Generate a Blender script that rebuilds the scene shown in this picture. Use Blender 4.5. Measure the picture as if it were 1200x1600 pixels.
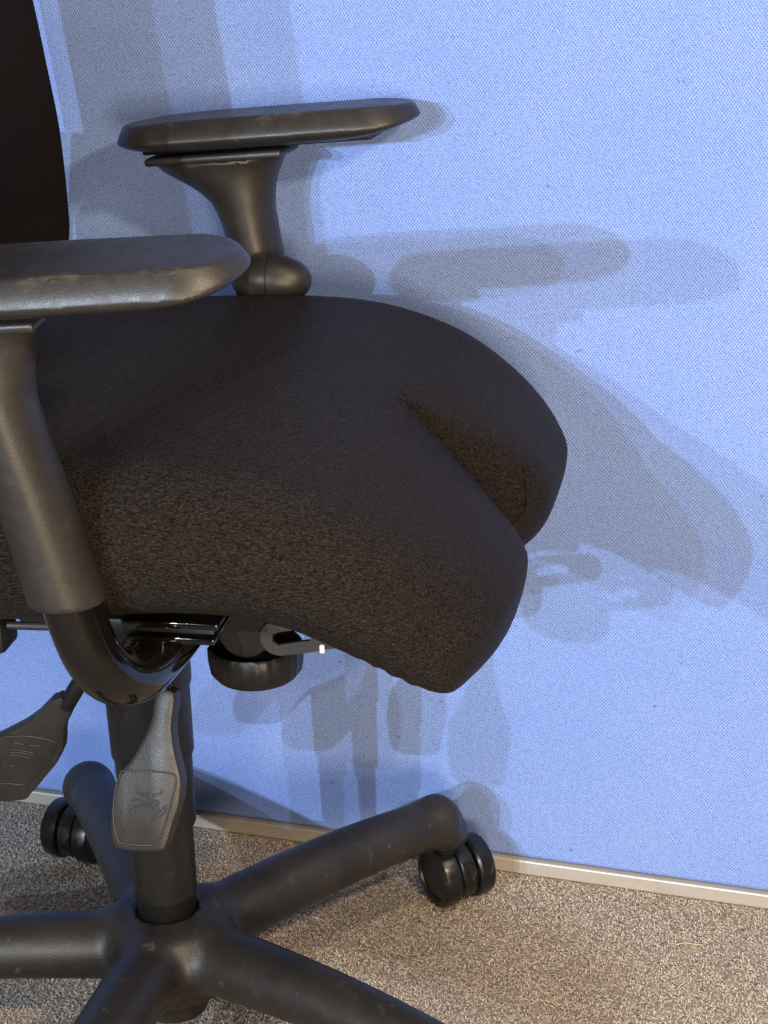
import bpy, bmesh, math, random
import numpy as np
from mathutils import Vector, Matrix
random.seed(4)
R = math.radians

for o in list(bpy.data.objects):
    bpy.data.objects.remove(o, do_unlink=True)
scene = bpy.context.scene
COL = scene.collection

# ------------------------------------------------------------------ camera
PITCH, ROLL = R(21.26), R(2.42)
cam_d = bpy.data.cameras.new('camera')
cam = bpy.data.objects.new('camera', cam_d)
COL.objects.link(cam)
fw = Vector((0, math.cos(PITCH), -math.sin(PITCH)))
up0 = Vector((0, math.sin(PITCH), math.cos(PITCH)))
rt0 = Vector((1, 0, 0))
rt = rt0 * math.cos(ROLL) - up0 * math.sin(ROLL)
up = rt0 * math.sin(ROLL) + up0 * math.cos(ROLL)
cam.matrix_world = Matrix(((rt.x, up.x, -fw.x, 0.185), (rt.y, up.y, -fw.y, -1.3566),
                           (rt.z, up.z, -fw.z, 0.9786), (0, 0, 0, 1)))
cam_d.sensor_fit = 'VERTICAL'
cam_d.sensor_height = 24
cam_d.sensor_width = 18
cam_d.lens = 3103.2 / 1600 * 24
cam_d.clip_start = 0.02
cam_d.clip_end = 50
scene.camera = cam
scene.render.resolution_x, scene.render.resolution_y = 768, 1024

# ------------------------------------------------------------------ light
world = bpy.data.worlds.new('World')
scene.world = world
world.use_nodes = True
bg = world.node_tree.nodes['Background']
bg.inputs[0].default_value = (1.0, 0.88, 0.72, 1)
bg.inputs[1].default_value = 0.10


def lamp(name, kind, loc, target, energy, color, size=0.05, spot=None):
    d = bpy.data.lights.new(name, kind)
    d.energy = energy
    d.color = color
    if kind == 'AREA':
        d.shape = 'DISK'
        d.size = size
    else:
        d.shadow_soft_size = size
    if kind == 'SPOT':
        d.spot_size = spot or R(70)
        d.spot_blend = 0.5
    o = bpy.data.objects.new(name, d)
    COL.objects.link(o)
    o.location = loc
    v = Vector(target) - Vector(loc)
    o.rotation_euler = v.to_track_quat('-Z', 'Y').to_euler()
    return o


COOL = (0.74, 0.86, 1.0)
WARM = (1.0, 0.70, 0.42)
AIM = (0.2, 0.1, 0.4)
lamp('exhibition_spot_lamp', 'SPOT', (-1.14, -3.08, 1.45), AIM, 100, COOL, 0.014, R(60))
lamp('exhibition_spot_lamp', 'SPOT', (-1.74, -3.55, 1.52), AIM, 325, COOL, 0.014, R(60))
lamp('exhibition_spot_lamp', 'SPOT', (-1.69, -2.59, 1.37), AIM, 180, COOL, 0.014, R(60))
lamp('warm_hall_lamp', 'AREA', (0.85, -1.25, 1.40), (0.2, 0.05, 0.25), 23, (1.0, 0.76, 0.52), 0.09)
lamp('ceiling_panel_lamp', 'AREA', (0.5, -1.2, 2.6), (0.1, 0.2, 0.3), 11, (1.0, 0.88, 0.70), 1.1)
lamp('floor_fill_spot', 'SPOT', (1.15, -0.75, 2.4), (0.52, -0.02, 0.0), 75, (1.0, 0.84, 0.62), 0.06, R(27))  # added spot, lifts the floor at the right but mostly spares the seat
bpy.data.lights['floor_fill_spot'].spot_blend = 0.9
lamp('front_fill_lamp', 'AREA', (0.6, -3.2, 0.75), (0.1, 0.0, 0.4), 84, (1.0, 0.79, 0.54), 0.8)  # added low fill from the camera side, brightens the seat's near flank

vs = scene.view_settings
vs.view_transform = 'Standard'
vs.look = 'None'
vs.exposure = 0.22
vs.gamma = 1.0
scene.render.engine = 'CYCLES'

# ------------------------------------------------------------------ materials
def mat(name):
    m = bpy.data.materials.new(name)
    m.use_nodes = True
    nt = m.node_tree
    b = nt.nodes['Principled BSDF']
    return m, nt, b


def N(nt, typ, **kw):
    n = nt.nodes.new(typ)
    for k, v in kw.items():
        if k.startswith('i_'):
            n.inputs[k[2:].replace('_', ' ')].default_value = v
        else:
            setattr(n, k, v)
    return n


def mixrgb(nt, fac, a, b, mode='MIX'):
    n = nt.nodes.new('ShaderNodeMix')
    n.data_type = 'RGBA'
    n.blend_type = mode
    for idx, v in ((0, fac), (6, a), (7, b)):
        if hasattr(v, 'links') or isinstance(v, bpy.types.NodeSocket):
            nt.links.new(v, n.inputs[idx])
        else:
            n.inputs[idx].default_value = v if idx == 0 else (*v, 1)
    return n.outputs[2]


def math_n(nt, op, a, b=None, c=None, clamp=False):
    n = nt.nodes.new('ShaderNodeMath')
    n.operation = op
    n.use_clamp = clamp
    for i, v in enumerate((a, b, c)):
        if v is None:
            continue
        if isinstance(v, bpy.types.NodeSocket):
            nt.links.new(v, n.inputs[i])
        else:
            n.inputs[i].default_value = v
    return n.outputs[0]


def maprange(nt, v, a, b, c=0.0, d=1.0):
    n = nt.nodes.new('ShaderNodeMapRange')
    nt.links.new(v, n.inputs[0])
    for i, x in enumerate((a, b, c, d)):
        n.inputs[i + 1].default_value = x
    return n.outputs[0]


def coords(nt, scale=(1, 1, 1), rot=(0, 0, 0)):
    tc = N(nt, 'ShaderNodeTexCoord')
    mp = N(nt, 'ShaderNodeMapping')
    mp.inputs['Scale'].default_value = scale
    mp.inputs['Rotation'].default_value = rot
    nt.links.new(tc.outputs['Object'], mp.inputs[0])
    return mp.outputs[0]


def noise(nt, vec, scale, detail=3, rough=0.5, dist=0.0):
    n = N(nt, 'ShaderNodeTexNoise')
    n.inputs['Scale'].default_value = scale
    n.inputs['Detail'].default_value = detail
    n.inputs['Roughness'].default_value = rough
    n.inputs['Distortion'].default_value = dist
    nt.links.new(vec, n.inputs['Vector'])
    return n.outputs[0]


def bump(nt, b, h, strength, dist, prev=None):
    n = N(nt, 'ShaderNodeBump')
    n.inputs['Strength'].default_value = strength
    n.inputs['Distance'].default_value = dist
    nt.links.new(h, n.inputs['Height'])
    if prev is not None:
        nt.links.new(prev, n.inputs['Normal'])
    nt.links.new(n.outputs[0], b.inputs['Normal'])
    return n.outputs[0]


def plastic(name, col, rough, grain=0.25, grain_scale=900, wear=0.3, spec=0.5, dust=0.0):
    m, nt, b = mat(name)
    v = coords(nt)
    big = noise(nt, v, 22, 5, 0.6)
    scr = noise(nt, v, 70, 6, 0.7, 0.6)
    c1 = tuple(x * (1 - wear * 0.5) for x in col)
    c2 = tuple(x * (1 + wear) for x in col)
    c = mixrgb(nt, maprange(nt, big, 0.35, 0.7), c1, c2)
    if dust > 0:
        d = maprange(nt, scr, 0.60, 0.78, 0, dust)
        c = mixrgb(nt, d, c, (0.16, 0.14, 0.125))
    nt.links.new(c, b.inputs['Base Color'])
    r = maprange(nt, scr, 0.3, 0.75, rough - 0.07, rough + 0.12)
    nt.links.new(r, b.inputs['Roughness'])
    b.inputs['Specular IOR Level'].default_value = spec
    bump(nt, b, noise(nt, v, grain_scale, 2, 0.5), grain, 0.0004)
    return m


M = {}
M['arm_plastic'] = plastic('arm_plastic', (0.0150, 0.0132, 0.0120), 0.40, 0.22, 900, 0.25, 0.42, 0.06)
M['pad'] = plastic('arm_pad_foam', (0.0150, 0.0134, 0.0124), 0.40, 0.30, 1100, 0.3, 0.42, 0.12)
M['base_plastic'] = plastic('base_plastic', (0.0130, 0.0114, 0.0104), 0.43, 0.45, 700, 0.35, 0.36, 0.32)
M['mech'] = plastic('mechanism_plastic', (0.008, 0.0074, 0.007), 0.42, 0.4, 600, 0.3, 0.32, 0.14)
M['lever'] = plastic('lever_plastic', (0.015, 0.0132, 0.0118), 0.42, 0.50, 900, 0.3, 0.42, 0.10)
M['column'] = plastic('column_plastic', (0.009, 0.0084, 0.008), 0.40, 0.25, 900, 0.25, 0.36, 0.08)
M['gloss'] = plastic('gloss_black_paint', (0.003, 0.0028, 0.0026), 0.08, 0.02, 300, 0.2, 0.5, 0.02)
M['wheel'] = plastic('castor_wheel', (0.005, 0.0047, 0.0045), 0.30, 0.15, 500, 0.3, 0.36, 0.24)
M['steel'] = plastic('steel', (0.30, 0.29, 0.27), 0.38, 0.2, 400, 0.3)
M['steel'].node_tree.nodes['Principled BSDF'].inputs['Metallic'].default_value = 1
M['dark_steel'] = plastic('dark_steel', (0.011, 0.010, 0.009), 0.55, 0.3, 500, 0.3, 0.5, 0.1)
M['white_clip'] = plastic('white_clip', (0.7, 0.7, 0.68), 0.4)
M['black'] = plastic('black_ring', (0.004, 0.004, 0.004), 0.45, 0.1, 900, 0.3, 0.3)


def pad_wear():
    # pale scuffing along the front half of the pad's upper edge
    nt = M['pad'].node_tree
    b = nt.nodes['Principled BSDF']
    old = b.inputs['Base Color'].links[0].from_socket
    tc = N(nt, 'ShaderNodeTexCoord')
    sep = N(nt, 'ShaderNodeSeparateXYZ')
    nt.links.new(tc.outputs['Object'], sep.inputs[0])
    n = noise(nt, coords(nt, (0.35, 1, 1)), 160, 4, 0.7)
    n_big = noise(nt, coords(nt), 28, 2, 0.5)
    edge = math_n(nt, 'MULTIPLY', maprange(nt, sep.outputs[2], 0.0075, 0.0105), maprange(nt, math_n(nt, 'ABSOLUTE', sep.outputs[1]), 0.026, 0.033))
    k = math_n(nt, 'MULTIPLY', edge, maprange(nt, n, 0.50, 0.66))
    k = math_n(nt, 'MULTIPLY', k, maprange(nt, n_big, 0.48, 0.60))
    k = math_n(nt, 'MULTIPLY', k, 0.28)
    nt.links.new(mixrgb(nt, k, old, (0.17, 0.14, 0.115)), b.inputs['Base Color'])


pad_wear()


def seat_fabric():
    m, nt, b = mat('stretch_fabric')
    v = coords(nt, (0.50, 1.0, 1.15), (R(6), R(14), R(12)))
    n1 = noise(nt, v, 720, 2.0, 0.5, 0.9)
    v2 = coords(nt)
    n2 = noise(nt, v2, 1100, 2, 0.6)
    patch = noise(nt, v2, 9, 4, 0.6)
    lint = maprange(nt, noise(nt, v2, 420, 1, 0.5), 0.81, 0.84)
    c = mixrgb(nt, maprange(nt, n1, 0.34, 0.56), (0.0075, 0.0060, 0.0052), (0.0260, 0.0212, 0.0184))  # shade of the wrinkle hollows painted in: darker where the height is low
    c = mixrgb(nt, maprange(nt, patch, 0.35, 0.7, 0.0, 0.2), c, (0.0225, 0.0175, 0.0145))
    c = mixrgb(nt, math_n(nt, 'MULTIPLY', lint, 0.35), c, (0.2, 0.18, 0.16))
    nt.links.new(c, b.inputs['Base Color'])
    b.inputs['Roughness'].default_value = 0.42
    b.inputs['Specular IOR Level'].default_value = 0.045
    b.inputs['Sheen Weight'].default_value = 0.0
    b.inputs['Sheen Roughness'].default_value = 0.35
    b.inputs['Sheen Tint'].default_value = (0.95, 0.8, 0.66, 1)
    p = bump(nt, b, n1, 1.0, 0.0050)
    bump(nt, b, n2, 0.30, 0.0005, p)
    return m


M['seat'] = seat_fabric()


def back_fabric():
    m, nt, b = mat('backrest_fabric')
    v = coords(nt)
    n1 = noise(nt, v, 700, 2, 0.5)
    c = mixrgb(nt, n1, (0.0035, 0.0026, 0.0025), (0.013, 0.0092, 0.0085))
    nt.links.new(c, b.inputs['Base Color'])
    b.inputs['Roughness'].default_value = 0.85
    b.inputs['Specular IOR Level'].default_value = 0.05
    bump(nt, b, n1, 0.4, 0.0005)
    return m


M['back'] = back_fabric()


def screen_fabric():
    m, nt, b = mat('blue_screen_fabric')
    tc = N(nt, 'ShaderNodeTexCoord')
    sep = N(nt, 'ShaderNodeSeparateXYZ')
    nt.links.new(tc.outputs['Object'], sep.inputs[0])
    wob = noise(nt, tc.outputs['Object'], 60, 3, 0.6)
    wob2 = noise(nt, tc.outputs['Object'], 400, 2, 0.6)
    uu = math_n(nt, 'ADD', sep.outputs[0], math_n(nt, 'MULTIPLY', wob, 0.005))
    vv = math_n(nt, 'ADD', sep.outputs[2], math_n(nt, 'MULTIPLY', wob, 0.0035))
    cu = math_n(nt, 'COSINE', math_n(nt, 'MULTIPLY', uu, 2 * math.pi / 0.0026))
    cv = math_n(nt, 'COSINE', math_n(nt, 'MULTIPLY', vv, 2 * math.pi / 0.0034))
    lat = math_n(nt, 'MULTIPLY', cu, cv)
    dots = maprange(nt, lat, -0.85, 0.0, 0.22, 1.0)
    yarn = math_n(nt, 'MULTIPLY', dots, maprange(nt, wob2, 0.25, 0.75, 0.70, 1.15))
    soil = noise(nt, tc.outputs['Object'], 5, 5, 0.6)
    base = mixrgb(nt, maprange(nt, soil, 0.3, 0.75), (0.188, 0.288, 0.595), (0.222, 0.318, 0.60))
    c = mixrgb(nt, maprange(nt, yarn, 0.35, 1.0), (0.072, 0.123, 0.36), base)
    fl = maprange(nt, noise(nt, tc.outputs['Object'], 130, 1, 0.4), 0.79, 0.82, 0, 0.5)
    c = mixrgb(nt, fl, c, (0.06, 0.08, 0.2))
    nt.links.new(c, b.inputs['Base Color'])
    b.inputs['Roughness'].default_value = 0.9
    b.inputs['Specular IOR Level'].default_value = 0.15
    p = bump(nt, b, yarn, 0.35, 0.0008)
    bump(nt, b, noise(nt, tc.outputs['Object'], 7, 3, 0.5), 0.5, 0.006, p)
    return m


M['screen'] = screen_fabric()


def carpet():
    m, nt, b = mat('carpet_pile')
    tc = N(nt, 'ShaderNodeTexCoord')
    v = tc.outputs['Object']
    f1 = noise(nt, v, 200, 3, 0.65, 1.2)
    f2 = noise(nt, v, 620, 2, 0.6, 0.5)
    f3 = noise(nt, v, 55, 4, 0.65)
    big = noise(nt, v, 4.5, 4, 0.6)
    c = mixrgb(nt, maprange(nt, f1, 0.34, 0.62), (0.050, 0.041, 0.031), (0.33, 0.28, 0.215))
    c = mixrgb(nt, maprange(nt, f2, 0.47, 0.68, 0, 0.8), c, (0.52, 0.44, 0.36))
    c = mixrgb(nt, maprange(nt, f2, 0.40, 0.28, 0, 0.9), c, (0.035, 0.028, 0.022))
    c = mixrgb(nt, maprange(nt, f3, 0.40, 0.7, 0, 0.30), c, (0.20, 0.155, 0.115))
    c = mixrgb(nt, maprange(nt, big, 0.35, 0.7, 0, 0.30), c, (0.30, 0.26, 0.215))
    nt.links.new(c, b.inputs['Base Color'])
    b.inputs['Roughness'].default_value = 0.95
    b.inputs['Specular IOR Level'].default_value = 0.1
    p = bump(nt, b, f1, 0.8, 0.004)
    bump(nt, b, f2, 0.6, 0.002, p)
    return m


M['carpet'] = carpet()


def alu():
    m, nt, b = mat('anodised_rail')
    v = coords(nt, (3, 60, 260))
    s = noise(nt, v, 6, 4, 0.6)
    v2 = coords(nt)
    d = noise(nt, v2, 40, 5, 0.7)
    c = mixrgb(nt, s, (0.33, 0.305, 0.27), (0.45, 0.425, 0.385))
    c = mixrgb(nt, maprange(nt, d, 0.55, 0.8, 0, 0.6), c, (0.26, 0.21, 0.17))
    nt.links.new(c, b.inputs['Base Color'])
    b.inputs['Metallic'].default_value = 0.35
    b.inputs['Roughness'].default_value = 0.45
    bump(nt, b, d, 0.1, 0.001)
    return m


M['rail'] = alu()
M['crumb'] = plastic('crumb', (0.62, 0.60, 0.34), 0.6)
M['straw'] = plastic('straw_fibre', (0.45, 0.33, 0.2), 0.7)

# ------------------------------------------------------------------ mesh helpers
def link(name, me, material, parent=None):
    o = bpy.data.objects.new(name, me)
    if material is not None:
        me.materials.append(M[material])
    COL.objects.link(o)
    if parent is not None:
        o.parent = parent
    return o


def from_bm(name, bm, material, parent=None, smooth=True, angle=35):
    bmesh.ops.recalc_face_normals(bm, faces=bm.faces)
    me = bpy.data.meshes.new(name)
    bm.to_mesh(me)
    bm.free()
    for p in me.polygons:
        p.use_smooth = smooth
    if smooth and angle < 180:
        me.set_sharp_from_angle(angle=R(angle))
    return link(name, me, material, parent)


def surface_nets(f, lo, hi, h):
    lo = np.array(lo, float)
    n = np.ceil((np.array(hi, float) - lo) / h).astype(int) + 1
    ax = [lo[i] + h * np.arange(n[i]) for i in range(3)]
    X, Y, Z = np.meshgrid(*ax, indexing='ij')
    D = f(X, Y, Z)
    cx, cy, cz = n - 1
    acc = np.zeros((cx, cy, cz, 3))
    cnt = np.zeros((cx, cy, cz))
    cs = [(i, j, k) for i in (0, 1) for j in (0, 1) for k in (0, 1)]
    V = {c: D[c[0]:c[0] + cx, c[1]:c[1] + cy, c[2]:c[2] + cz] for c in cs}
    for c in cs:
        for a in range(3):
            if c[a]:
                continue
            e = list(c)
            e[a] = 1
            v0, v1 = V[c], V[tuple(e)]
            mk = (v0 < 0) != (v1 < 0)
            den = np.where(mk, v0 - v1, 1)
            t = np.where(mk, v0 / den, 0)
            for q in range(3):
                acc[..., q] += mk * (c[q] + (t if q == a else 0))
            cnt += mk
    act = cnt > 0
    idx = -np.ones((cx, cy, cz), int)
    idx[act] = np.arange(act.sum())
    ii = np.argwhere(act)
    P = lo + h * (ii + acc[act] / cnt[act][:, None])
    faces = []
    for a in range(3):
        b_, c_ = (a + 1) % 3, (a + 2) % 3
        s0 = [slice(None)] * 3
        s1 = [slice(None)] * 3
        s0[a] = slice(0, n[a] - 1)
        s1[a] = slice(1, n[a])
        A, B = D[tuple(s0)] < 0, D[tuple(s1)] < 0
        e = np.argwhere(A != B)
        ok = (e[:, b_] > 0) & (e[:, c_] > 0) & (e[:, b_] < n[b_] - 1) & (e[:, c_] < n[c_] - 1)
        e = e[ok]
        inn = A[e[:, 0], e[:, 1], e[:, 2]]
        def g(db, dc):
            q = e.copy()
            q[:, b_] += db
            q[:, c_] += dc
            return idx[q[:, 0], q[:, 1], q[:, 2]]
        q = np.stack([g(-1, -1), g(0, -1), g(0, 0), g(-1, 0)], 1)
        q[~inn] = q[~inn][:, ::-1]
        faces.append(q)
    faces = np.concatenate(faces)
    eps = h * 0.15
    def grad(P):
        G = np.zeros_like(P)
        for a in range(3):
            d = np.zeros(3)
            d[a] = eps
            G[:, a] = (f(*(P + d).T) - f(*(P - d).T)) / (2 * eps)
        return G
    for _ in range(2):
        G = grad(P)
        g2 = (G ** 2).sum(1) + 1e-6
        step = np.clip(f(*P.T) / g2, -h, h)
        P = P - G * step[:, None] * 0.9
    G = grad(P)
    Nn = G / (np.linalg.norm(G, axis=1)[:, None] + 1e-12)
    return P, faces, Nn


def mesh_np(name, P, Fc, Nn, material, parent=None):
    me = bpy.data.meshes.new(name)
    me.from_pydata(P.tolist(), [], Fc.tolist())
    me.polygons.foreach_set('use_smooth', np.ones(len(me.polygons), bool))
    me.normals_split_custom_set_from_vertices(Nn.tolist())
    me.update()
    return link(name, me, material, parent)


def sdf_obj(name, f, lo, hi, h, material, parent=None):
    P, Fc, Nn = surface_nets(f, lo, hi, h)
    return mesh_np(name, P, Fc, Nn, material, parent)


def smin(a, b, k):
    h = np.clip(0.5 + 0.5 * (b - a) / k, 0, 1)
    return b * (1 - h) + a * h - k * h * (1 - h)


def smax(a, b, k):
    return -smin(-a, -b, k)


def round_cone(X, Y, Z, a, b, r1, r2):
    a = np.array(a, float)
    d = np.array(b, float) - a
    t = np.clip(((X - a[0]) * d[0] + (Y - a[1]) * d[1] + (Z - a[2]) * d[2]) / (d @ d), 0, 1)
    return np.sqrt((X - a[0] - t * d[0]) ** 2 + (Y - a[1] - t * d[1]) ** 2 + (Z - a[2] - t * d[2]) ** 2) - (r1 + (r2 - r1) * t)


def rbox2(x, y, hx, hy, r):
    qx, qy = np.abs(x) - hx + r, np.abs(y) - hy + r
    return np.sqrt(np.maximum(qx, 0) ** 2 + np.maximum(qy, 0) ** 2) + np.minimum(np.maximum(qx, qy), 0) - r


def poly_sdf(x, z, pts):
    pts = np.array(pts, float)
    d = np.full(x.shape, 1e9)
    s = np.ones(x.shape)
    n = len(pts)
    j = n - 1
    for i in range(n):
        e = pts[j] - pts[i]
        wx, wz = x - pts[i][0], z - pts[i][1]
        t = np.clip((wx * e[0] + wz * e[1]) / (e @ e), 0, 1)
        d = np.minimum(d, (wx - e[0] * t) ** 2 + (wz - e[1] * t) ** 2)
        c1 = z >= pts[i][1]
        c2 = z < pts[j][1]
        c3 = e[0] * wz > e[1] * wx
        flip = (c1 & c2 & c3) | (~c1 & ~c2 & ~c3)
        s = np.where(flip, -s, s)
        j = i
    return s * np.sqrt(d)


def catmull(pts, n=8, closed=False):
    pts = [np.array(p, float) for p in pts]
    out = []
    m = len(pts)
    rng = range(m) if closed else range(m - 1)
    for i in rng:
        if closed:
            p0, p1, p2, p3 = pts[(i - 1) % m], pts[i], pts[(i + 1) % m], pts[(i + 2) % m]
        else:
            p0, p1, p2, p3 = pts[max(i - 1, 0)], pts[i], pts[i + 1], pts[min(i + 2, m - 1)]
        for k in range(n):
            t = k / n
            out.append(0.5 * ((2 * p1) + (-p0 + p2) * t + (2 * p0 - 5 * p1 + 4 * p2 - p3) * t * t + (-p0 + 3 * p1 - 3 * p2 + p3) * t ** 3))
    if not closed:
        out.append(pts[-1])
    return out


def tube_bm(bm, pts, rad, seg=12, closed=False, caps=True):
    pts = [Vector(p) for p in pts]
    n = len(pts)
    rings = []
    ref = None
    for i, p in enumerate(pts):
        if closed:
            t = pts[(i + 1) % n] - pts[i - 1]
        else:
            t = pts[min(i + 1, n - 1)] - pts[max(i - 1, 0)]
        t.normalize()
        if ref is None:
            ref = t.orthogonal().normalized()
        ref = (ref - t * ref.dot(t)).normalized()
        b = t.cross(ref)
        r = rad[i] if hasattr(rad, '__len__') else rad
        rings.append([bm.verts.new(p + (ref * math.cos(a) + b * math.sin(a)) * r)
                      for a in (2 * math.pi * k / seg for k in range(seg))])
    m = n if closed else n - 1
    for i in range(m):
        A, B = rings[i], rings[(i + 1) % n]
        for k in range(seg):
            bm.faces.new((A[k], A[(k + 1) % seg], B[(k + 1) % seg], B[k]))
    if caps and not closed:
        bm.faces.new(rings[0][::-1])
        bm.faces.new(rings[-1])


def lathe_bm(bm, prof, seg=48, axis='Z', origin=(0, 0, 0)):
    """prof: list of (radius, height); closed when ends have radius 0"""
    rings = []
    o = Vector(origin)
    for r, h in prof:
        if r < 1e-6:
            co = (0, 0, h) if axis == 'Z' else (0, h, 0)
            rings.append([bm.verts.new(o + Vector(co))])
        else:
            ring = []
            for k in range(seg):
                a = 2 * math.pi * k / seg
                c, s = r * math.cos(a), r * math.sin(a)
                co = (c, s, h) if axis == 'Z' else (c, h, s)
                ring.append(bm.verts.new(o + Vector(co)))
            rings.append(ring)
    for A, B in zip(rings, rings[1:]):
        for k in range(seg):
            k2 = (k + 1) % seg
            if len(A) == 1 and len(B) == 1:
                continue
            if len(A) == 1:
                bm.faces.new((A[0], B[k2], B[k]))
            elif len(B) == 1:
                bm.faces.new((A[k], A[k2], B[0]))
            else:
                bm.faces.new((A[k], A[k2], B[k2], B[k]))


def box_bm(bm, c, s, bev=0.0, seg=2, mtx=None):
    r = bmesh.ops.create_cube(bm, size=1)
    vs_ = r['verts']
    bmesh.ops.scale(bm, vec=s, verts=vs_)
    if bev:
        es = list({e for v in vs_ for e in v.link_edges})
        rr = bmesh.ops.bevel(bm, geom=es, offset=bev, segments=seg, affect='EDGES', profile=0.5)
        vs_ = list({v for f in rr['faces'] for v in f.verts} | {v for v in vs_ if v.is_valid})
    if mtx is not None:
        bmesh.ops.transform(bm, matrix=mtx, verts=vs_)
    bmesh.ops.translate(bm, vec=c, verts=vs_)


def tag(o, label, cat=None, kind=None, group=None):
    o['label'] = label
    if cat:
        o['category'] = cat
    if kind:
        o['kind'] = kind
    if group:
        o['group'] = group


# ------------------------------------------------------------------ floor and partition screen
WA, WD = R(-19.64), 0.3132
bm = bmesh.new()
bmesh.ops.create_grid(bm, x_segments=2, y_segments=2, size=4)
floor = from_bm('carpet_floor', bm, 'carpet', smooth=False)
floor['kind'] = 'structure'
floor['label'] = 'brown grey speckled short pile carpet floor'

# short felted pile: fibres lying on the backing, as real geometry
def pile_material():
    m, nt, b = mat('carpet_fibre')
    at = N(nt, 'ShaderNodeAttribute')
    at.attribute_name = 'tone'
    ramp = N(nt, 'ShaderNodeValToRGB')
    el = ramp.color_ramp.elements
    el[0].position, el[0].color = 0.0, (0.065, 0.052, 0.040, 1)
    el[1].position, el[1].color = 1.0, (0.62, 0.54, 0.44, 1)
    for pos, col in ((0.25, (0.28, 0.236, 0.188)), (0.55, (0.53, 0.455, 0.365)), (0.85, (0.60, 0.525, 0.43))):
        e = el.new(pos)
        e.color = (*col, 1)
    nt.links.new(at.outputs['Fac'], ramp.inputs[0])
    v = coords(nt)
    big = noise(nt, v, 6, 4, 0.6)
    c = mixrgb(nt, maprange(nt, big, 0.4, 0.7, 0, 0.25), ramp.outputs[0], (0.42, 0.355, 0.285))
    nt.links.new(c, b.inputs['Base Color'])
    b.inputs['Roughness'].default_value = 0.85
    b.inputs['Specular IOR Level'].default_value = 0.15
    return m


M['fibre'] = pile_material()


def carpet_pile(n=330000):
    rg = np.random.default_rng(5)
    px = rg.uniform(-0.62, 0.92, n)
    py = rg.uniform(-0.62, 0.62, n)
    dist = -math.sin(WA) * px + math.cos(WA) * py
    ok = dist < WD - 0.004
    px, py = px[ok], py[ok]
    n = len(px)
    ang = rg.uniform(0, 2 * math.pi, n)
    L = rg.uniform(0.0018, 0.0048, n)
    w = rg.uniform(0.00025, 0.00045, n)
    arch = rg.uniform(0.0003, 0.0014, n)
    bend = rg.normal(0, 0.30, n) * L
    z0 = rg.uniform(0.0, 0.0012, n)
    ca, sa = np.cos(ang), np.sin(ang)
    V = np.zeros((n, 8, 3), np.float32)
    for k, t in enumerate((-0.5, -0.17, 0.17, 0.5)):
        e = 1 - (2 * t) ** 2
        cx = px + ca * L * t - sa * bend * e
        cy = py + sa * L * t + ca * bend * e
        z = z0 + arch * e
        ww = w * (0.6 if abs(t) > 0.4 else 1.0)
        for q, sg in enumerate((-1, 1)):
            V[:, 2 * k + q, 0] = cx - sa * ww * sg
            V[:, 2 * k + q, 1] = cy + ca * ww * sg
            V[:, 2 * k + q, 2] = z
    base_i = (np.arange(n) * 8)[:, None, None]
    quad = np.array([[0, 2, 3, 1], [2, 4, 5, 3], [4, 6, 7, 5]])[None]
    Fq = (base_i + quad).reshape(-1, 4)
    me = bpy.data.meshes.new('carpet_pile')
    nv, nf = n * 8, len(Fq)
    me.vertices.add(nv)
    me.vertices.foreach_set('co', V.reshape(-1))
    me.loops.add(nf * 4)
    me.loops.foreach_set('vertex_index', Fq.reshape(-1).astype(np.int32))
    me.polygons.add(nf)
    me.polygons.foreach_set('loop_start', (np.arange(nf) * 4).astype(np.int32))
    me.polygons.foreach_set('use_smooth', np.ones(nf, bool))
    me.update(calc_edges=True)
    tone = np.repeat(np.clip(rg.beta(2.5, 1.7, n), 0, 1), 8).astype(np.float32)
    at = me.attributes.new('tone', 'FLOAT', 'POINT')
    at.data.foreach_set('value', tone)
    o = link('carpet_pile', me, 'fibre')
    tag(o, 'brown beige felted carpet fibres covering the floor', 'carpet', 'stuff')


carpet_pile()

wn = Vector((-math.sin(WA), math.cos(WA), 0))
screen = bpy.data.objects.new('partition_screen', None)
COL.objects.link(screen)
screen.location = wn * WD
screen.rotation_euler.z = WA
tag(screen, 'blue woven fabric partition screen with pale metal rail at its foot', 'partition')
bm = bmesh.new()
box_bm(bm, (0.2, 0.0275, 0.86), (4.2, 0.049, 1.69), 0.004)
from_bm('fabric_panel', bm, 'screen', screen, smooth=False)
bm = bmesh.new()
box_bm(bm, (0.2, 0.0255, 0.0075), (4.2, 0.055, 0.0145), 0.0015)
from_bm('base_rail', bm, 'rail', screen, smooth=False)

# ------------------------------------------------------------------ the chair
AYAW = R(-12.65)
chair = bpy.data.objects.new('office_chair', None)
COL.objects.link(chair)
chair.rotation_euler.z = AYAW
tag(chair, 'black swivel office chair with split front seat in front of the blue screen', 'chair')

# ---- seat cushion
PROF = [(-0.20, 0.556), (-0.14, 0.568), (-0.02, 0.573), (0.08, 0.576), (0.15, 0.571), (0.205, 0.553),
        (0.250, 0.527), (0.286, 0.501), (0.308, 0.478), (0.312, 0.462), (0.302, 0.438), (0.283, 0.422), (0.268, 0.416),
        (0.246, 0.427), (0.21, 0.449), (0.160, 0.470), (0.10, 0.474), (0.0, 0.463), (-0.20, 0.450)]
PROF_S = [tuple(p) for p in catmull(PROF[::-1], 4, True)]


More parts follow.
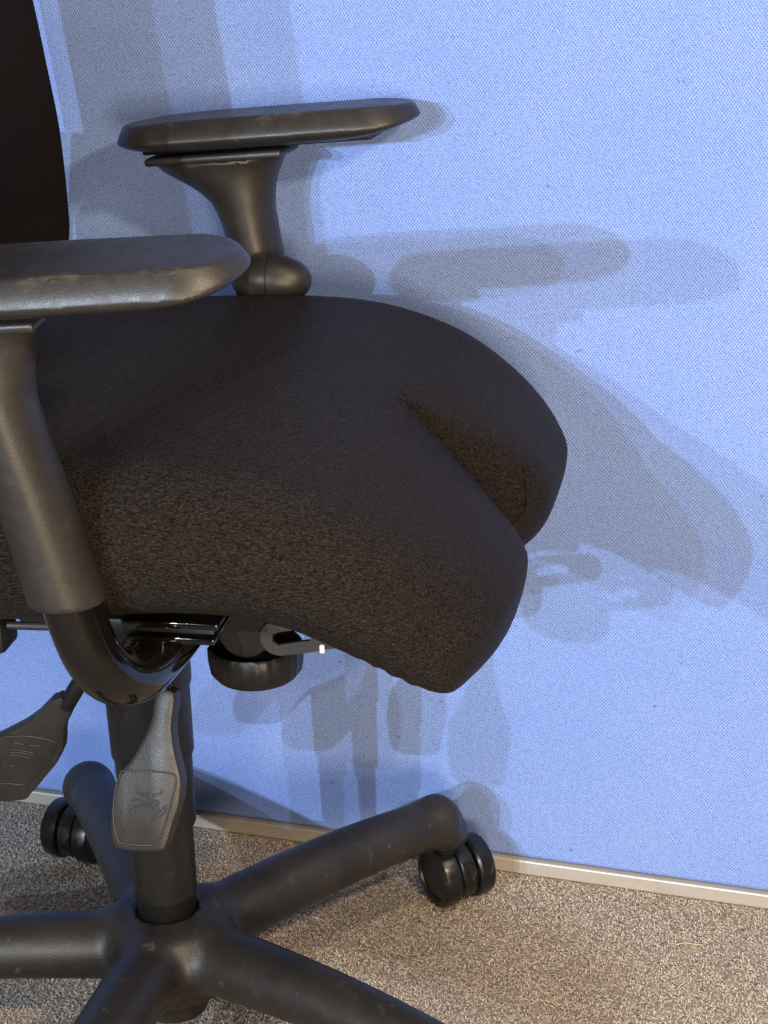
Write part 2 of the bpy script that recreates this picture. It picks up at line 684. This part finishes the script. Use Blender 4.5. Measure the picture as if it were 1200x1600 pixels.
def seat_sdf(X, Y, Z):
    zz = Z + 0.10 * np.abs(Y) ** 2 * np.clip((Z - 0.44) / 0.1, 0, 1.2)     # crown
    dp = poly_sdf(X, zz, PROF_S)
    plan = rbox2(X - 0.059, Y, 0.268, 0.238 - 0.02 * np.clip((-X) / 0.2, 0, 1), 0.125)
    # waist of the side wall towards its lower edge
    plan = plan + 0.010 * np.clip((0.50 - Z) / 0.05, 0, 1.0) ** 2 * np.clip((0.26 - X) / 0.08, 0, 1)
    d = smax(dp, plan, 0.055)
    d = d + 0.0005 * np.sin(X * 560 + 40 * Y) * np.clip((0.262 - X) / 0.02, 0, 1) * np.clip((0.463 - Z) / 0.02, 0, 1) * np.clip((np.abs(Y) - 0.10) / 0.05, 0, 1)
    # split between the two front lobes: a broad valley with a sharp V in it
    t = np.clip((X - 0.206) / 0.104, 0, 1.3)
    depth = np.clip(-dp, 0, None)
    yv = Y + 0.012 * np.clip(t * 1.5, 0, 1)
    d = d + 0.022 * np.clip(t * 1.4, 0, 1) * np.exp(-(yv / 0.040) ** 2)
    wg = np.where(yv > 0, 0.005 + 0.056 * t ** 0.8, 0.004 + 0.034 * t)
    dd = 0.010 + 0.070 * np.sqrt(t + 1e-6)
    g = (np.abs(yv) - wg * (1 - depth / dd)) * 0.75
    g = np.maximum(g, 0.207 - X)
    k = 0.002 + 0.006 * np.clip(t, 0, 1)
    return smax(d, -g, k)


seat = sdf_obj('seat', seat_sdf, (-0.23, -0.26, 0.39), (0.345, 0.26, 0.60), 0.0032, 'seat', chair)
seat['label'] = 'black wrinkled upholstered seat with a wedge split in its front edge'

# stitched seam on the far lobe beside the split, puckers at the end of the split
def on_seat(x, y, z0, z1):
    zs = np.linspace(z0, z1, 200)
    v = seat_sdf(np.full(200, x), np.full(200, y), zs)
    i = np.argmax(v < 0)
    return zs[i]


bm = bmesh.new()
pts = []
for k in range(12):
    z = 0.492 - 0.045 * k / 11
    y = 0.036 - 0.022 * k / 11
    xs = np.linspace(0.36, 0.2, 400)
    v = seat_sdf(xs, np.full(400, y), np.full(400, z))
    pts.append((xs[np.argmax(v < 0)] + 0.0004, y, z))
tube_bm(bm, pts, 0.0016, 8)
from_bm('seam', bm, 'seat', seat, angle=180)

# sewn tuck along the near edge of the split
bm = bmesh.new()
pts = []
for k in range(26):
    x = 0.2065 + 0.045 * k / 25
    t = max(0, (x - 0.206) / 0.104)
    y = -0.012 * min(1, t * 1.5) - (0.004 + 0.034 * t) * 0.92 - 0.001 * math.sin(k * 1.7)
    pts.append((x, y, on_seat(x, y, 0.60, 0.45) + 0.0002 + 0.0004 * math.sin(k * 2.3)))
tube_bm(bm, pts, [0.0008 + 0.0022 * math.sin(math.pi * min(1, (k + 1) / 9) * 0.5) * (1 - k / 27) for k in range(26)], 8)
from_bm('tuck_seam', bm, 'seat', seat, angle=180)

# puckers fanning out from the end of the split
for k, (da, ln) in enumerate(((150, 0.011), (185, 0.008), (118, 0.010), (95, 0.007))):
    bm = bmesh.new()
    pts = []
    for q in range(7):
        r = 0.0015 + ln * q / 6
        x, y = 0.209 + r * math.cos(R(da)), 0.001 + r * math.sin(R(da))
        pts.append((x, y, on_seat(x, y, 0.60, 0.45)))
    tube_bm(bm, pts, [0.0024 * (1 - q / 7.5) for q in range(7)], 8)
    from_bm('pucker', bm, 'seat', seat, angle=180)

# underside tray of the seat
bm = bmesh.new()
box_bm(bm, (0.02, 0, 0.456), (0.30, 0.30, 0.018), 0.006)
from_bm('seat_tray', bm, 'mech', seat)

# ---- backrest
def back_sdf(X, Y, Z):
    xc = -0.156 + 0.010 * np.exp(-((Z - 0.66) / 0.14) ** 2) - 0.10 * np.clip(Z - 0.70, 0, 1) ** 1.25 + 0.25 * Y ** 2
    dx = np.abs(X - xc) - 0.045
    pl = rbox2(Y, Z - 0.88, 0.205, 0.30, 0.05)
    return smax(dx, pl, 0.045)


back = sdf_obj('backrest', back_sdf, (-0.30, -0.24, 0.56), (-0.03, 0.24, 1.2), 0.008, 'back', chair)
back['label'] = 'black upholstered backrest'
bm = bmesh.new()
tube_bm(bm, catmull([(-0.06, 0, 0.42), (-0.16, 0, 0.41), (-0.235, 0, 0.45), (-0.25, 0, 0.56), (-0.225, 0, 0.74)], 8), 0.02, 14)
from_bm('backrest_bar', bm, 'gloss', chair)

# ---- armrests
PL, PXC = 0.2500, 0.0525


def pad_sdf(X, Y, Z):
    # local: x along the pad, y outward, z up (z=0 mid)
    t = (X + PL / 2) / PL
    hw = 0.0445
    taper = np.clip((X - 0.02) / 0.10, 0, 1)
    bev = np.clip((Z + 0.004) / 0.016, 0, 1.3) ** 1.5 * 0.0085
    low = np.clip((-0.003 - Z) / 0.0095, 0, 1.2) ** 2 * 0.010
    pl = rbox2(X, Y, PL / 2, hw - 0.004 * taper, 0.0405) + bev + low
    rear = 0.005 * np.clip((-X - 0.04) / 0.08, 0, 1) ** 2
    ztop = Z - 0.0125 + 0.6 * rear + 0.003 * np.clip((X - 0.08) / 0.045, 0, 1) ** 2
    zbot = -0.0125 + rear + 0.011 * np.clip((X - 0.055) / 0.067, 0, 1) ** 2 - Z
    return smax(smax(pl * 0.85, ztop, 0.0020), zbot, 0.0055)


TT = np.linspace(0, 1.9, 191)
_k = np.exp(-np.linspace(-2, 2, 25) ** 2)
_k /= _k.sum()
_sm = lambda a: np.convolve(np.pad(a, 12, mode='reflect', reflect_type='odd'), _k, 'valid')
XL = _sm(np.interp(TT, [0, 0.08, 0.147, 0.255, 0.40, 0.58, 0.86, 1.2, 1.9], [-0.047, -0.043, -0.034, -0.015, 0.001, 0.008, 0.014, 0.016, 0.022]))
XR = _sm(np.interp(TT, [0, 0.147, 0.29, 0.5, 0.86, 1.2, 1.9], [0.067, 0.060, 0.055, 0.053, 0.057, 0.062, 0.070]))


def post_sdf(X, Y, Z):
    # chair coordinates on the +y (left) arm; flare below the pad running into the sleeve
    zt = 0.6715 + 0.068 * X
    t = np.clip((zt - Z) / 0.092, 0, 1.9)          # 0 top .. 1 neck
    e = np.exp(-t * 4.2)
    xr = np.interp(t, TT, XR)
    xl = np.interp(t, TT, XL)
    xc, hx = (xr + xl) / 2, (xr - xl) / 2
    hy = 0.0235 + 0.009 * e
    q = np.sqrt(((X - xc) / hx) ** 2 + ((Y - 0.252) / hy) ** 2)
    d = (q - 1) * np.minimum(hx, hy) * 0.9
    return smax(smax(d, Z - zt + 0.001, 0.003), 0.502 - Z, 0.003)


def make_arm(side):
    m = Matrix.Scale(side, 4, (0, 1, 0))
    P, Fc, Nn = surface_nets(post_sdf, (-0.09, 0.20, 0.49), (0.11, 0.30, 0.71), 0.003)
    if side < 0:
        P = P * np.array([1, -1, 1.0])
        Nn = Nn * np.array([1, -1, 1.0])
        Fc = Fc[:, ::-1]
        P[:, 0] += np.interp(P[:, 2], [0.50, 0.62, 0.68], [0.003, -0.012, -0.012])
        P[:, 2] += np.interp(P[:, 2], [0.52, 0.67], [0, 0.006])
    arm = mesh_np('armrest', P, Fc, Nn, 'arm_plastic', chair)
    P, Fc, Nn = surface_nets(pad_sdf, (-0.133, -0.055, -0.025), (0.133, 0.055, 0.025), 0.0022)
    pad = mesh_np('arm_pad', P, Fc, Nn, 'pad', arm)
    pad.location = (PXC, 0.251 * side, 0.6945)
    if side < 0:
        pad.location.z += 0.006
    pad.rotation_euler = (R(-3.5) * side, R(-3.9), 0)
    # plate under the pad
    bm = bmesh.new()
    box_bm(bm, (-0.008, 0, 0), (0.190, 0.044, 0.008), 0.002)
    o = from_bm('pad_plate', bm, 'black', arm)
    o.location = (PXC + 0.002, 0.251 * side, 0.6842)
    o.rotation_euler = (R(-3.5) * side, R(-3.9), 0)
    if side < 0:
        o.location.z += 0.006
    bm = bmesh.new()
    box_bm(bm, (0, 0, 0.0005), (0.114, 0.058, 0.0065), 0.0025, 3)
    o = from_bm('slide_plate', bm, 'arm_plastic', arm)
    o.location = (0.012, 0.251 * side, 0.6715)
    o.rotation_euler = (R(-3.5) * side, R(-3.9), 0)
    if side < 0:
        o.location.x -= 0.012
        o.location.z += 0.006
    # adjustment knob on the seat side
    if side > 0:
        bm = bmesh.new()
        prof = []
        for k in range(17):
            a = -math.pi / 2 + math.pi * k / 16
            prof.append((0.0205 * math.cos(a) ** 0.9 if 0 < k < 16 else 0, 0.033 * math.sin(a)))
        lathe_bm(bm, prof, 40)
        bmesh.ops.rotate(bm, matrix=Matrix.Rotation(R(90), 3, 'Y'), verts=bm.verts)
        knob = from_bm('adjustment_knob', bm, 'arm_plastic', arm, angle=180)
        knob.location = (0.056, 0.218 * side, 0.577)
        bm = bmesh.new()
        tube_bm(bm, [(0, 0.0206 * math.cos(a), 0.0206 * math.sin(a)) for a in (2 * math.pi * k / 40 for k in range(40))], 0.0005, 6, True)
        o = from_bm('knob_seam', bm, 'black', arm, angle=180)
        o.location = knob.location
    # glossy support tube bending in under the seat
    ctl = [(0.048, 0.252, 0.515), (0.053, 0.252, 0.490), (0.060, 0.249, 0.464), (0.067, 0.236, 0.445),
           (0.073, 0.212, 0.435), (0.076, 0.180, 0.433), (0.078, 0.13, 0.433), (0.078, 0.05, 0.433)]
    bm = bmesh.new()
    c = catmull(ctl, 10)
    tube_bm(bm, [(p[0], p[1] * side, p[2]) for p in c], 0.0182, 32)
    from_bm('support_tube', bm, 'gloss', arm, angle=60)
    # clamp plates that carry the tube
    bm = bmesh.new()
    box_bm(bm, (0.075, 0.12 * side, 0.452), (0.085, 0.13, 0.016), 0.003)
    from_bm('clamp_block', bm, 'black', arm)
    for dz, ln in ((0.0045, 0.064), (-0.0060, 0.058)):
        bm = bmesh.new()
        box_bm(bm, (0.090, 0.128 * side, 0.4560 + dz), (ln, 0.13, 0.0045), 0.0014)
        from_bm('clamp_plate', bm, 'gloss', arm)
    return arm


arm_n = make_arm(-1)
arm_n['label'] = 'armrest on the open side of the chair, away from the screen'
arm_f = make_arm(1)
arm_f['label'] = 'armrest between the seat and the blue screen'

# ---- mechanism under the seat
bm = bmesh.new()
box_bm(bm, (0.03, 0, 0.425), (0.20, 0.15, 0.05), 0.010, 3)
box_bm(bm, (-0.02, 0, 0.395), (0.12, 0.09, 0.03), 0.008, 3)
mech = from_bm('tilt_mechanism', bm, 'mech', chair)
bm = bmesh.new()
lathe_bm(bm, [(0, 0), (0.017, 0), (0.0185, 0.0015), (0.0185, 0.068), (0.017, 0.07), (0, 0.07)], 32)
bmesh.ops.rotate(bm, matrix=Matrix.Rotation(R(90), 3, 'X'), verts=bm.verts)
o = from_bm('pivot_boss', bm, 'mech', mech)
o.location = (0.118, -0.055, 0.425)
# tension knob with ribs
bm = bmesh.new()
prof = [(0, -0.024), (0.020, -0.0235), (0.028, -0.021), (0.0315, -0.016), (0.0325, -0.008), (0.0325, 0.0), (0.031, 0.002), (0.029, 0.001), (0.0285, -0.004), (0, -0.004)]
lathe_bm(bm, prof, 96)
for v in bm.verts:
    r = math.hypot(v.co.x, v.co.y)
    if r > 0.030:
        a = math.atan2(v.co.y, v.co.x)
        s = 1 + 0.012 * (1 if math.cos(a * 24) > 0 else -1)
        v.co.x *= s
        v.co.y *= s
tk = from_bm('tension_knob', bm, 'mech', mech, angle=40)
tk.location = (0.118, -0.10, 0.405)
bm = bmesh.new()
tube_bm(bm, [(0.118, -0.10, 0.43), (0.118, -0.10, 0.397)], 0.010, 20)
from_bm('knob_shaft', bm, 'black', mech)
# slotted bracket plate
def plate_bm(outline, thick, hole=None):
    bm = bmesh.new()
    if hole:
        n = len(outline)
        A = [bm.verts.new((p[0], 0, p[1])) for p in outline]
        B = [bm.verts.new((p[0], 0, p[1])) for p in hole]
        for i in range(n):
            bm.faces.new((A[i], A[(i + 1) % n], B[(i + 1) % n], B[i]))
    else:
        bm.faces.new([bm.verts.new((p[0], 0, p[1])) for p in outline])
    r = bmesh.ops.extrude_face_region(bm, geom=bm.faces[:])
    bmesh.ops.translate(bm, vec=(0, thick, 0), verts=[v for v in r['geom'] if isinstance(v, bmesh.types.BMVert)])
    return bm


outl, hol = [], []
for k in range(48):
    a = 2 * math.pi * k / 48
    c, s = math.cos(a), math.sin(a)
    # stadium with a longer right side
    outl.append(((0.0135 * c if c < 0 else 0.0135 * c + 0.036 * min(1, c * 3)), 0.0125 * s * (1 if c < 0.2 else 0.92)))
    wob = 0.0006 * math.sin(6 * a)
    hol.append(((0.0052 * c if c < 0 else 0.0052 * c + 0.017 * min(1, c * 3)), (0.0045 + wob) * s))
bm = plate_bm(outl, 0.003, hol)
sb = from_bm('slotted_bracket', bm, 'dark_steel', mech, angle=30)
sb.location = (0.1440, -0.130, 0.4255)
sb.rotation_euler = (0, R(-9), 0)
bm = bmesh.new()
box_bm(bm, (0, 0, 0), (0.0035, 0.003, 0.006), 0.001)
o = from_bm('spring_clip', bm, 'white_clip', mech)
o.location = (0.1735, -0.1315, 0.4205)
# rear side shaft
bm = bmesh.new()
tube_bm(bm, [(-0.052, -0.12, 0.420), (0.03, -0.12, 0.422)], 0.0030, 12)
from_bm('side_rod', bm, 'dark_steel', mech)
bm = bmesh.new()
box_bm(bm, (-0.062, -0.115, 0.414), (0.018, 0.03, 0.026), 0.004)
from_bm('rod_bracket', bm, 'mech', mech)

# ---- levers
LN_OUT = [(0.0448, 0.0101), (0.0574, 0.0094), (0.0561, 0.0331), (0.0583, 0.0505), (0.063, 0.0685), (0.0631, 0.0785), (0.0615, 0.0901), (0.0577, 0.1019), (0.0533, 0.1168), (0.0481, 0.1226), (0.0254, 0.1239), (0.0146, 0.1214), (0.0119, 0.1129), (0.0114, 0.0967), (0.014, 0.0795), (0.0171, 0.07), (0.0236, 0.0627), (0.0322, 0.0491), (0.0399, 0.0318)]
LN_BRD = [(0.0232, 0.0662), (0.0533, 0.0657), (0.0597, 0.0695), (0.0575, 0.0835), (0.0507, 0.1078), (0.046, 0.1151), (0.0413, 0.1181), (0.0238, 0.1182), (0.0173, 0.1156), (0.014, 0.0988), (0.0154, 0.0809), (0.0185, 0.0707)]
LN_ICON = [[(0.0309, 0.0787), (0.0345, 0.0812), (0.0393, 0.082), (0.0456, 0.0816), (0.0496, 0.0798), (0.0491, 0.0779)], [(0.0313, 0.0814), (0.0361, 0.083), (0.0377, 0.0833), (0.0381, 0.0856)], [(0.0492, 0.081), (0.0409, 0.0829), (0.0397, 0.0855)], [(0.0282, 0.087), (0.0306, 0.0861), (0.0394, 0.0878), (0.0457, 0.0862), (0.0477, 0.0872), (0.0457, 0.0889), (0.0394, 0.0889), (0.0299, 0.0904), (0.0283, 0.092), (0.0307, 0.0926), (0.0378, 0.0902), (0.0426, 0.0918), (0.0458, 0.0931), (0.0473, 0.0911), (0.0441, 0.0894)], [(0.0259, 0.0949), (0.0287, 0.0939), (0.0295, 0.0962), (0.0264, 0.1072), (0.0237, 0.112), (0.0213, 0.1111), (0.0244, 0.1035), (0.0259, 0.0949)], [(0.0524, 0.0888), (0.0536, 0.0906), (0.0505, 0.0955), (0.0458, 0.0989), (0.0427, 0.0983), (0.0466, 0.0957), (0.0505, 0.0916), (0.0524, 0.0888)]]


def make_lever(P0, outline, border, icons, name, LD, thick=0.011):
    P0 = Vector(P0)
    LD = Vector(LD).normalized()
    LNRM = Vector((1, 0, 0)).cross(LD)
    if LNRM.y > 0:
        LNRM = -LNRM
    at = lambda u, v, w=0.0: P0 + Vector((1, 0, 0)) * u + LD * v + LNRM * w
    pts = [tuple(p) for p in catmull(outline, 4, True)]
    cu = sum(p[0] for p in pts) / len(pts)
    bm = bmesh.new()
    lay = []
    for w, sh in ((-thick, 0.0022), (-thick + 0.002, 0.0), (-0.0035, 0.0), (-0.001, 0.0009), (0.0, 0.0030)):
        ring = []
        n = len(pts)
        for i, p in enumerate(pts):
            q0, q1 = pts[i - 1], pts[(i + 1) % n]
            tx, ty = q1[0] - q0[0], q1[1] - q0[1]
            l = math.hypot(tx, ty) or 1
            nx, ny = -ty / l, tx / l
            ring.append(bm.verts.new(at(p[0] + nx * sh, p[1] + ny * sh, w)))
        lay.append(ring)
    n = len(pts)
    for A, B in zip(lay, lay[1:]):
        for k in range(n):
            bm.faces.new((A[k], A[(k + 1) % n], B[(k + 1) % n], B[k]))
    f1 = bm.faces.new(lay[0][::-1])
    f2 = bm.faces.new(lay[-1])
    bmesh.ops.triangulate(bm, faces=[f1, f2])
    lv = from_bm(name, bm, 'lever', chair, angle=38)
    bm = bmesh.new()
    tube_bm(bm, [at(p[0], p[1], 0.0001) for p in catmull(border, 6, True)], 0.0008, 6, True)
    from_bm('raised_border', bm, 'lever', lv, angle=180)
    for ic in icons:
        bm = bmesh.new()
        tube_bm(bm, [at(p[0], p[1], 0.0001) for p in catmull(ic, 6)], 0.00065, 6)
        from_bm('raised_emblem_line', bm, 'lever', lv, angle=180)
    return lv, at


lv1, at1 = make_lever((0, -0.10, 0.375), LN_OUT, LN_BRD, LN_ICON, 'lever', (0, -0.30, -1.0), 0.016)
lv1['label'] = 'grey brown paddle lever with raised emblem in front of the column'
bm = bmesh.new()
tube_bm(bm, [at1(0.048, 0.012, -0.006), (0.048, -0.09, 0.395), (0.045, -0.05, 0.415)], 0.0055, 12)
from_bm('lever_rod', bm, 'black', lv1)

LF_OUT = [(-0.03, 0.0231), (-0.025, 0.0316), (-0.0261, 0.0397), (-0.0323, 0.0513), (-0.036, 0.068), (-0.0388, 0.0752), (-0.0459, 0.0872), (-0.0589, 0.1034), (-0.072, 0.119), (-0.0797, 0.1251), (-0.1117, 0.128), (-0.1195, 0.1196), (-0.115, 0.0984), (-0.0989, 0.0731), (-0.0832, 0.0626), (-0.0638, 0.0503), (-0.0512, 0.0399), (-0.0391, 0.0271), (-0.0352, 0.0248)]
LF_BRD = [(-0.0856, 0.0641), (-0.0729, 0.061), (-0.0586, 0.0602), (-0.0429, 0.0633), (-0.042, 0.0676), (-0.0488, 0.0795), (-0.0619, 0.0965), (-0.0725, 0.1068), (-0.0857, 0.1075), (-0.104, 0.1082), (-0.1084, 0.0978), (-0.0949, 0.0745)]
LF_ICON = [[(-0.0742, 0.0676), (-0.0654, 0.0682)], [(-0.0631, 0.0689), (-0.0528, 0.0686)], [(-0.0678, 0.0713), (-0.0653, 0.071)], [(-0.0795, 0.0746), (-0.0719, 0.0739), (-0.0595, 0.076)], [(-0.0796, 0.0768), (-0.0702, 0.0764), (-0.0606, 0.0783)], [(-0.0816, 0.0798), (-0.0743, 0.079), (-0.0639, 0.0808)], [(-0.0814, 0.0897), (-0.0779, 0.0899)], [(-0.0892, 0.0891), (-0.0856, 0.0852)]]
lv2, at2 = make_lever((0, -0.10, 0.375), LF_OUT, LF_BRD, LF_ICON, 'lever', (0, 0.22, -1.0))
lv2['label'] = 'dark paddle lever hanging behind the glossy arm tube on a thin rod'
bm = bmesh.new()
tube_bm(bm, [at2(-0.0294, 0.0330, -0.005), at2(-0.0100, 0.0034, -0.005), (0.012, -0.085, 0.39), (0.02, -0.05, 0.41)], 0.0062, 14)
from_bm('lever_rod', bm, 'black', lv2)

# ---- column
def column_piece(name, prof, material, parent):
    bm = bmesh.new()
    lathe_bm(bm, prof, 56)
    return from_bm(name, bm, material, parent, angle=30)


colm = column_piece('column', [(0, 0.118), (0.0225, 0.118), (0.0232, 0.1195), (0.0232, 0.395), (0, 0.395)], 'black', chair)
column_piece('column_sleeve', [(0.0234, 0.1385), (0.0245, 0.1385), (0.0252, 0.140), (0.0268, 0.255), (0.0234, 0.255)], 'column', colm)
column_piece('column_sleeve', [(0.0240, 0.200), (0.0282, 0.200), (0.0290, 0.2015), (0.0302, 0.280), (0.026, 0.280)], 'column', colm)
column_piece('column_sleeve', [(0.0280, 0.262), (0.0312, 0.262), (0.0318, 0.2635), (0.0325, 0.330), (0.028, 0.330)], 'column', colm)
column_piece('column_sleeve', [(0.0300, 0.318), (0.0335, 0.320), (0.0342, 0.3225), (0.0350, 0.402), (0.0, 0.402)], 'column', colm)

# ---- five star base
RC = 0.295
A0 = R(51.0)
LEGS = [A0 + k * 2 * math.pi / 5 for k in range(5)]
LEGS[4] -= R(4)


def leg_sdf(X, Y, Z, a):
    c, s = math.cos(a), math.sin(a)
    U = X * c + Y * s
    W = -X * s + Y * c
    # centre line: falls gently, arched, turns down at the tip
    t = np.clip((U - 0.03) / (RC - 0.035), 0, 1)
    zc = 0.091 + 0.008 * np.sin(t * math.pi * 0.9) - 0.006 * t
    hw = 0.0285 - 0.0072 * t
    hh = 0.027 - 0.006 * t
    q = np.sqrt((W / hw) ** 2 + np.where(Z > zc, (Z - zc) / hh, (Z - zc) / hh) ** 2) - 1
    d = q * np.minimum(hw, hh)
    d = smax(d, U - (RC - 0.010), 0.006)
    tip = round_cone(U, W, Z, (RC - 0.012, 0, 0.090), (RC - 0.003, 0, 0.074), 0.0200, 0.0185)
    d = smin(d, tip, 0.014)
    # hollow underneath the tip
    d = smax(d, 0.0625 - Z, 0.004)
    return smax(d, -U, 0.01)


def base_sdf(X, Y, Z):
    rr = np.sqrt(X ** 2 + Y ** 2)
    hub = smax(rr - 0.046, np.abs(Z - 0.086) - 0.0335, 0.014)
    d = hub
    a = np.arctan2(Y, X)
    for L in LEGS:
        d = smin(d, leg_sdf(X, Y, Z, L), 0.017)
    low = smax(rr - 0.027, np.abs(Z - 0.06) - 0.030, 0.004)
    d = smin(d, low, 0.006)
    return smax(d, -np.maximum(rr - 0.0240, 0.109 - Z), 0.003)     # socket of the column


P, Fc, Nn = surface_nets(base_sdf, (-0.34, -0.34, 0.02), (0.34, 0.34, 0.145), 0.004)
cen = P[Fc].mean(1)
rr = np.hypot(cen[:, 0], cen[:, 1])
an = np.arctan2(cen[:, 1], cen[:, 0])


def sub_mesh(name, mask, parent, label=None):
    fsel = Fc[mask]
    u, inv = np.unique(fsel, return_inverse=True)
    o = mesh_np(name, P[u], inv.reshape(fsel.shape), Nn[u], 'base_plastic', parent)
    return o


base = sub_mesh('star_base', rr < 0.055, chair)
near = np.argmin([np.abs((an - L + math.pi) % (2 * math.pi) - math.pi) for L in LEGS], axis=0)
for k in range(5):
    sub_mesh('leg', (rr >= 0.055) & (near == k), base)

# ---- castors
WR = 0.0285


def castor_meshes():
    bm = bmesh.new()     # wheel, axis along Y, outer face at +y
    lathe_bm(bm, [(0, -0.0085), (WR - 0.004, -0.0085), (WR - 0.0015, -0.0080), (WR, -0.006), (WR, 0.003), (WR - 0.0012, 0.0068), (WR - 0.004, 0.0088),
                  (WR - 0.0062, 0.0086), (WR - 0.0072, 0.0066), (0.012, 0.0062), (0, 0.0060)], 64, 'Y')
    bmesh.ops.recalc_face_normals(bm, faces=bm.faces)
    w = bpy.data.meshes.new('wheel')
    bm.to_mesh(w)
    bm.free()
    # fork cover between the wheels: sector of a drum open at the bottom
    bm = bmesh.new()
    r0, r1, hw = 0.0, WR - 0.0022, 0.0072
    a0, a1, n = R(-38), R(215), 30
    prev = None
    rows = []
    for i in range(n + 1):
        a = a0 + (a1 - a0) * i / n
        c, s = math.cos(a), math.sin(a)
        rows.append([bm.verts.new((r * c, y, r * s)) for r, y in ((0.010, -hw), (r1 - 0.0012, -hw), (r1, -hw + 0.0012), (r1, hw - 0.0012), (r1 - 0.0012, hw), (0.010, hw))])
    for A, B in zip(rows, rows[1:]):
        for k in range(6):
            bm.faces.new((A[k], A[(k + 1) % 6], B[(k + 1) % 6], B[k]))
    bm.faces.new(rows[0])
    bm.faces.new(rows[-1][::-1])
    bmesh.ops.recalc_face_normals(bm, faces=bm.faces)
    h = bpy.data.meshes.new('castor')
    bm.to_mesh(h)
    bm.free()
    bm = bmesh.new()
    lathe_bm(bm, [(0, -0.009), (0.0085, -0.009), (0.0095, 0.0), (0.0095, 0.014), (0.0075, 0.016), (0.0075, 0.034), (0, 0.034)], 24)
    bmesh.ops.recalc_face_normals(bm, faces=bm.faces)
    st = bpy.data.meshes.new('swivel_stem')
    bm.to_mesh(st)
    bm.free()
    bm = bmesh.new()
    lathe_bm(bm, [(0, -0.022), (0.0045, -0.022), (0.0045, 0.022), (0, 0.022)], 16, 'Y')
    ax = bpy.data.meshes.new('axle')
    bm.to_mesh(ax)
    bm.free()
    for me, mm, ang in ((w, 'wheel', 30), (h, 'wheel', 40), (st, 'wheel', 40), (ax, 'black', 40)):
        for p in me.polygons:
            p.use_smooth = True
        me.set_sharp_from_angle(angle=R(ang))
        me.materials.append(M[mm])
    return w, h, st, ax


wM, hM, sM, aM = castor_meshes()
AX = [41.0, -13.0, 70.0, 20.0, 130.0]        # heading of each axle
OFF = [(0.006, 0.013), (-0.019, 0.013), (-0.02, 0.005), (0.012, -0.014), (0.017, 0.008)]
for k, L in enumerate(LEGS):
    a = R(AX[k])
    ca = bpy.data.objects.new('castor', hM)
    COL.objects.link(ca)
    ca.parent = chair
    sx, sy = (RC - 0.004) * math.cos(L), (RC - 0.004) * math.sin(L)
    # trail: the axle sits 18 mm beside the stem, across the axle heading
    ox, oy = OFF[k]
    ca.location = (sx + ox, sy + oy, WR)
    ca.rotation_euler.z = a - math.pi / 2
    for s in (1, -1):
        w = bpy.data.objects.new('wheel', wM)
        COL.objects.link(w)
        w.parent = ca
        w.location = (0, 0.0175 * s, 0)
        w.rotation_euler.z = 0 if s > 0 else math.pi
    st = bpy.data.objects.new('swivel_stem', sM)
    COL.objects.link(st)
    st.parent = ca
    st.location = Matrix.Rotation(-(a - math.pi / 2), 3, 'Z') @ Vector((-ox, -oy, 0.036))
    ax = bpy.data.objects.new('axle', aM)
    COL.objects.link(ax)
    ax.parent = ca

# ------------------------------------------------------------------ litter on the carpet
def crumb(x, y, r, label):
    bm = bmesh.new()
    bmesh.ops.create_icosphere(bm, subdivisions=2, radius=r)
    for v in bm.verts:
        v.co *= random.uniform(0.75, 1.15)
        v.co.z *= 0.7
    o = from_bm('crumb', bm, 'crumb', angle=180)
    o.location = (x, y, r * 0.6)
    tag(o, label, 'crumb', group='crumbs on the carpet')


CR = 'tiny pale yellow crumb lying on the brown carpet'
for x, y, r in ((0.3264, 0.142, 0.0012), (0.3300, 0.150, 0.0011), (0.3215, 0.149, 0.0009), (0.256, 0.113, 0.0011), (0.296, 0.123, 0.0009)):
    crumb(x, y, r * 0.75, CR)
bm = bmesh.new()
tube_bm(bm, catmull([(0, 0, 0), (0.008, 0.001, 0.0004), (0.016, -0.001, 0.0002), (0.024, -0.003, 0)], 5), 0.0005, 6)
o = from_bm('straw_fibre', bm, 'straw', angle=180)
o.location = (0.42, 0.10, 0.0008)
tag(o, 'thin tan straw fibre lying on the carpet near the screen rail', 'fibre')
